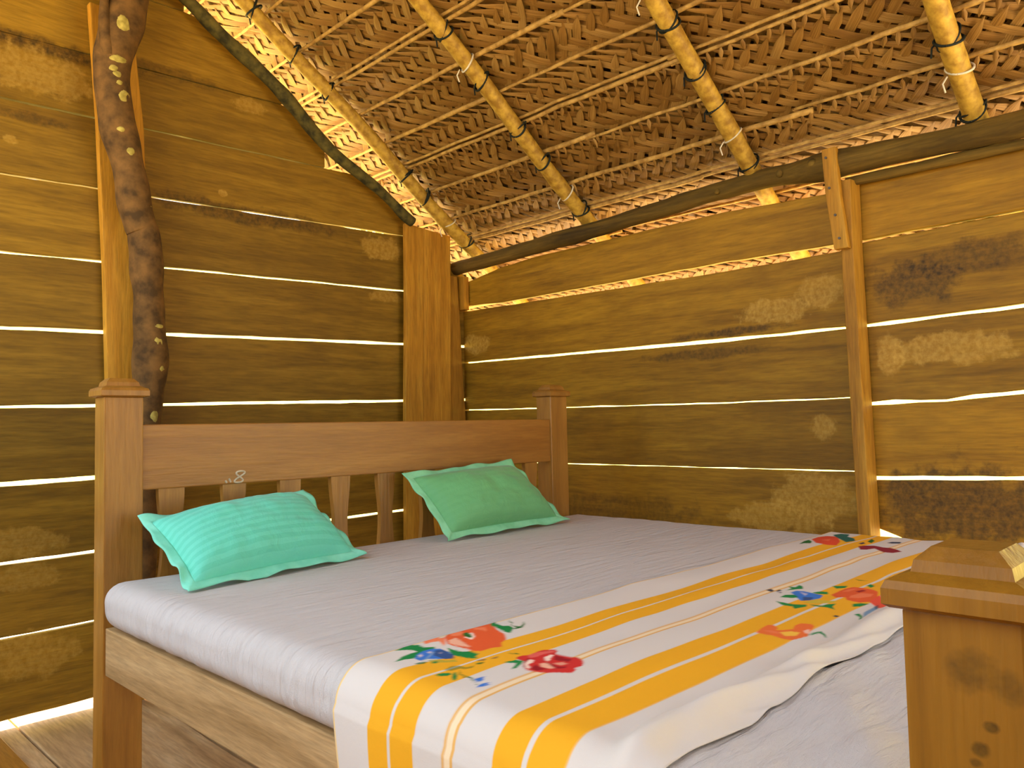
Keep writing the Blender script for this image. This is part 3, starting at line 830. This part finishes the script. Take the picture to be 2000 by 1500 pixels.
poly(C4((635, 545), (642, 590), (690, 620), (760, 628), (790, 690), (830, 690), (800, 700), (770, 665), (740, 635), (680, 628), (632, 595)), GR2)
poly(C4((780, 650), (840, 630), (890, 625), (870, 640), (880, 655), (830, 672), (800, 665)), BL)
poly(C4((800, 722), (840, 695), (900, 682), (950, 683), (900, 695), (950, 700), (860, 718)), BL)
# near tulip
poly(C4((1190, 445), (1260, 425), (1320, 420), (1390, 385), (1440, 368), (1560, 365), (1585, 385), (1560, 405), (1640, 430), (1720, 450), (1790, 460), (1840, 500), (1835, 540), (1760, 560), (1770, 580), (1730, 605), (1600, 600), (1480, 600), (1360, 585), (1290, 560), (1265, 520), (1275, 480), (1210, 465)), RD)
poly(C4((1300, 420), (1400, 390), (1540, 372), (1560, 390), (1450, 410), (1380, 440), (1320, 450)), lin3(226, 96, 86))
poly(C4((1460, 440), (1520, 415), (1550, 420), (1520, 450), (1510, 480), (1470, 470)), CR)
poly(C4((1280, 500), (1310, 465), (1370, 470), (1345, 500), (1310, 510), (1335, 545), (1320, 558), (1280, 535)), CR)
poly(C4((1420, 500), (1490, 495), (1550, 530), (1570, 560), (1500, 555), (1440, 540)), PK); poly(C4((1540, 500), (1640, 495), (1690, 520), (1620, 530)), PK, alpha=.7)
poly(C4((1380, 510), (1440, 545), (1500, 560), (1400, 575), (1340, 560)), RD2); poly(C4((1560, 420), (1650, 450), (1720, 470), (1700, 500), (1620, 480), (1560, 470)), RD2); poly(C4((1480, 490), (1600, 540), (1680, 545), (1660, 560), (1580, 560)), RD2)
poly(C4((1300, 455), (1330, 450), (1300, 480), (1275, 510), (1290, 555), (1268, 530), (1270, 490)), RD2)
poly(C4((1075, 492), (1150, 480), (1200, 468), (1270, 480), (1240, 515), (1200, 550), (1150, 560), (1190, 520), (1195, 500), (1120, 500)), GR)
poly(C4((1105, 402), (1200, 405), (1240, 415), (1190, 414)), GR2)
poly(C4((245, 520), (380, 395), (395, 397), (260, 520)), lin3(170, 190, 180), alpha=.5)
# middle posy near the rolled edge
poly(C5((905, 675), (960, 650), (1040, 620), (1130, 605), (1220, 620), (1320, 640), (1380, 660), (1370, 700), (1290, 745), (1180, 755), (1060, 735), (1040, 705), (950, 705)), OR)
poly(C5((1100, 690), (1200, 670), (1330, 680), (1300, 700), (1180, 715), (1080, 712)), OR2, alpha=.8); poly(C5((1150, 650), (1230, 640), (1260, 652), (1180, 664)), RD2); poly(C5((1010, 645), (1100, 622), (1180, 625), (1080, 650)), OR2, alpha=.6)
poly(C5((1280, 745), (1390, 690), (1500, 650), (1560, 700), (1560, 760), (1440, 790), (1380, 810)), lin3(232, 84, 60))
poly(C5((1400, 690), (1480, 670), (1500, 700), (1430, 720)), CR, alpha=.7)
poly(C5((920, 590), (1000, 590), (1075, 592), (1050, 610), (960, 615)), GR); poly(C5((1260, 595), (1300, 580), (1340, 605), (1300, 622)), GR)
poly(C5((520, 660), (570, 640), (650, 650), (730, 665), (830, 680), (800, 710), (700, 730), (620, 735), (560, 690)), BL); poly(C5((600, 655), (680, 670), (660, 690)), CR, alpha=.5); poly(C5((640, 700), (740, 700), (720, 725), (640, 735)), DK, alpha=.7)
poly(C5((420, 710), (470, 685), (560, 685), (600, 705), (540, 715)), GR); poly(C5((380, 750), (470, 760), (560, 770), (680, 775), (680, 795), (560, 815), (540, 790), (440, 780)), GR)
poly(C5((490, 590), (560, 600), (600, 575), (630, 590), (635, 620), (560, 625), (470, 635), (520, 612)), GR); poly(C5((720, 660), (800, 645), (870, 648), (880, 668), (780, 670)), GR)
poly(C5((700, 770), (820, 790), (880, 775), (960, 770), (930, 795), (955, 825), (880, 805), (760, 795)), GR); poly(C5((1115, 770), (1200, 760), (1280, 765), (1200, 790), (1120, 795)), GR)
poly(C5((640, 750), (760, 720), (900, 740), (980, 745), (900, 765), (760, 765)), lin3(208, 178, 60))
poly(C5((275, 630), (330, 620), (360, 640), (330, 650)), DK); poly(C5((370, 640), (410, 625), (430, 640), (390, 648)), DK); poly(C5((390, 655), (430, 655), (430, 668)), DK)
poly(C5((1150, 520), (1200, 535), (1280, 545), (1190, 540)), GR2)
poly(C5((1140, 870), (1190, 865), (1220, 900), (1215, 940), (1185, 940), (1195, 905)), GR); poly(C5((1230, 860), (1290, 820), (1350, 780), (1370, 810), (1300, 870), (1230, 925)), lin3(120, 150, 180)); poly(C5((1330, 790), (1370, 770), (1375, 800), (1345, 825)), DK, alpha=.7)
poly(C5((930, 885), (960, 878), (1000, 885), (960, 897)), DK)
# loose orange bud
poly(C5((170, 1060), (230, 1010), (290, 975), (350, 978), (390, 1010), (370, 1030), (440, 1030), (540, 1020), (560, 985), (620, 965), (720, 970), (745, 990), (720, 1020), (690, 1050), (670, 1080), (600, 1100), (520, 1120), (420, 1110), (330, 1085), (260, 1075)), lin3(236, 112, 52))
poly(C5((400, 1050), (520, 1040), (600, 1050), (560, 1080), (450, 1085)), yel2); poly(C5((640, 1030), (700, 1015), (690, 1050), (650, 1060)), CR, alpha=.7); poly(C5((230, 1030), (340, 1035), (430, 1065), (330, 1060)), OR2, alpha=.7)
poly(C5((670, 1075), (740, 1040), (810, 1025), (850, 1050), (855, 1090), (830, 1055), (790, 1040), (730, 1060)), GR)
# far posy by the right-hand edge
poly(C5((715, 140), (780, 110), (860, 100), (940, 105), (980, 130), (990, 165), (960, 195), (860, 195), (760, 180)), lin3(222, 76, 44)); poly(C5((800, 150), (900, 140), (880, 160)), OR2, alpha=.6)
poly(C5((600, 185), (640, 160), (690, 145), (720, 165), (710, 182), (650, 178)), GR2); poly(C5((920, 85), (1000, 72), (1080, 80), (1060, 105), (1130, 120), (1140, 150), (1050, 165), (980, 130), (940, 105)), lin3(34, 96, 84))
poly(C5((1170, 175), (1220, 158), (1240, 170), (1200, 182)), DK); poly(C5((1260, 150), (1300, 120), (1330, 140), (1300, 165)), GR2); poly(C5((1450, 158), (1500, 150), (1590, 152), (1580, 165), (1500, 165)), DK)
poly(C5((1175, 205), (1240, 195), (1330, 192), (1420, 205), (1500, 208), (1570, 225), (1610, 240), (1520, 255), (1430, 250), (1340, 220), (1260, 235), (1200, 235)), lin3(140, 30, 44))

V = np.stack([X, Y, Zz], -1).reshape(-1, 3)
V[:, 2] += H
nv = npth*ny
ii, jj = np.meshgrid(np.arange(npth-1), np.arange(ny-1), indexing='ij')
a = (ii*ny+jj).ravel()
quads = np.stack([a, a+1, a+ny+1, a+ny], 1)
me = bpy.data.meshes.new('bedspread')
org = np.array([1.5, .72, -.345+H])
me.vertices.add(nv); me.vertices.foreach_set('co', (V-org).ravel())
me.loops.add(len(quads)*4); me.loops.foreach_set('vertex_index', quads.ravel().astype(np.int32))
me.polygons.add(len(quads)); me.polygons.foreach_set('loop_start', (np.arange(len(quads))*4).astype(np.int32))
try: me.polygons.foreach_set('loop_total', np.full(len(quads), 4, np.int32))
except Exception: pass
me.polygons.foreach_set('use_smooth', np.ones(len(quads), bool))
me.update(calc_edges=True)
at = me.color_attributes.new('print', 'FLOAT_COLOR', 'POINT')
at.data.foreach_set('color', np.concatenate([col.reshape(-1, 3), np.ones((nv, 1))], 1).ravel())
me.materials.append(M_spread)
bs = bpy.data.objects.new('bedspread', me); COL.objects.link(bs); bs.location = Vector(org)
sm = bs.modifiers.new('thickness', 'SOLIDIFY'); sm.thickness = .0012; sm.offset = 0
tag(bs, 'white cotton bedspread with yellow stripes and printed flowers across the foot of the bed', 'bedspread')

# ------------------------------------------------------------------ pillows
def pillow(LL, LR, UL, UR, front, back, mat, frill, label, seed, fr=.085):
    LL, LR, UL, UR = [Vector(p) for p in (LL, LR, UL, UR)]
    Nn = (LR-LL).cross(UL-LL).normalized()
    c0 = (LL+LR+UL+UR)/4
    root = empty('pillow', Vector((c0.x, c0.y, min(LL.z, LR.z)+H)), label, 'pillow', 'mint green pillows')
    def P(u, v):      # u,v in 0..1 on the outer rim
        return LL*(1-u)*(1-v)+LR*u*(1-v)+UL*(1-u)*v+UR*u*v
    n = 44
    def T(u, v):
        a = max(0, 1-abs(2*u-1)**2.6); b = max(0, 1-abs(2*v-1)**2.4)
        return (a*b)**.52
    V, F, UV = [], [], []
    for sgn, th in ((1, front), (-1, back)):
        k0 = len(V)
        for j in range(n+1):
            for i in range(n+1):
                u0, v0 = i/n, j/n
                pin = .035*math.sin(math.pi*u0)**2
                u = fr*.62+(1-2*fr*.62)*u0; v = fr+(1-2*fr)*v0
                # edges pull in between the corners
                v = .5+(v-.5)*(1-.05*math.sin(math.pi*u0)); u = .5+(u-.5)*(1-.04*math.sin(math.pi*v0))
                p = P(u, v)+Nn*sgn*th*T(u0, v0)
                wv = .006*noise.noise(Vector((u0*5, v0*4, seed)))+.0035*noise.noise(Vector((u0*11, v0*10, seed+3)))
                p = p+Nn*sgn*wv*min(1, T(u0, v0)*2)
                if p.z < MZ1+.002: p.z = MZ1+.002
                V.append(p); UV.append((u0, v0))
        for j in range(n):
            for i in range(n):
                q = (k0+j*(n+1)+i, k0+j*(n+1)+i+1, k0+(j+1)*(n+1)+i+1, k0+(j+1)*(n+1)+i)
                F.append(q if sgn > 0 else q[::-1])
    o = obj('cushion', V, F, mat, root, smooth=True)
    uvl = o.data.uv_layers.new(name='UVMap')
    for lp in o.data.loops: uvl.data[lp.index].uv = UV[lp.vertex_index]
    # frilled border running round the seam
    V, F = [], []
    m = 56
    def rim(s, w):      # s in 0..4, w 0 at the seam .. 1 outer
        q = int(s) % 4; f = s-int(s)
        g = (1-w)
        fu, fv = fr*.62*g, fr*g
        pin = .022*math.sin(math.pi*f)
        if q == 0: return P(fu+(1-2*fu)*f, fv+pin*.9)
        if q == 1: return P(1-fu-pin*.8, fv+(1-2*fv)*f)
        if q == 2: return P(1-fu-(1-2*fu)*f, 1-fv-pin*.9)
        return P(fu+pin*.8, 1-fv-(1-2*fv)*f)
    K = 4
    for i in range(4*m):
        s = i/m
        for k in range(K+1):
            w = k/K
            p = rim(s, w*1.0-.12*(1-w))
            p = p+Nn*(.012*w*noise.noise(Vector((s*5.5, 0, seed)))+.005*w*math.sin(s*23+seed))
            p = p+(p-c0).normalized()*(.010*w*noise.noise(Vector((s*4, 3, seed))))
            if p.z < MZ1+.003: p.z = MZ1+.003+.002*w
            V.append(p)
    nn = 4*m
    for i in range(nn):
        for k in range(K): F.append((i*(K+1)+k, i*(K+1)+k+1, ((i+1) % nn)*(K+1)+k+1, ((i+1) % nn)*(K+1)+k))
    fo = obj('frill', V, F, frill, root, smooth=True)
    sm = fo.modifiers.new('thickness', 'SOLIDIFY'); sm.thickness = .0025
    return root
zb = -.338
pillow((.715, 1.690, zb), (1.222, 1.762, zb), (.700, 1.945, -.198), (1.150, 1.955, -.160), .075, .035, M_pil1, M_frill1, 'bluish mint pillow with a faint satin stripe, nearer the left headboard post', 3)
pillow((1.545, 1.800, zb), (2.098, 1.800, zb), (1.500, 1.965, -.140), (1.985, 1.965, -.118), .075, .035, M_pil2, M_frill2, 'plain green pillow with pale frilled edge leaning near the right headboard post', 11)
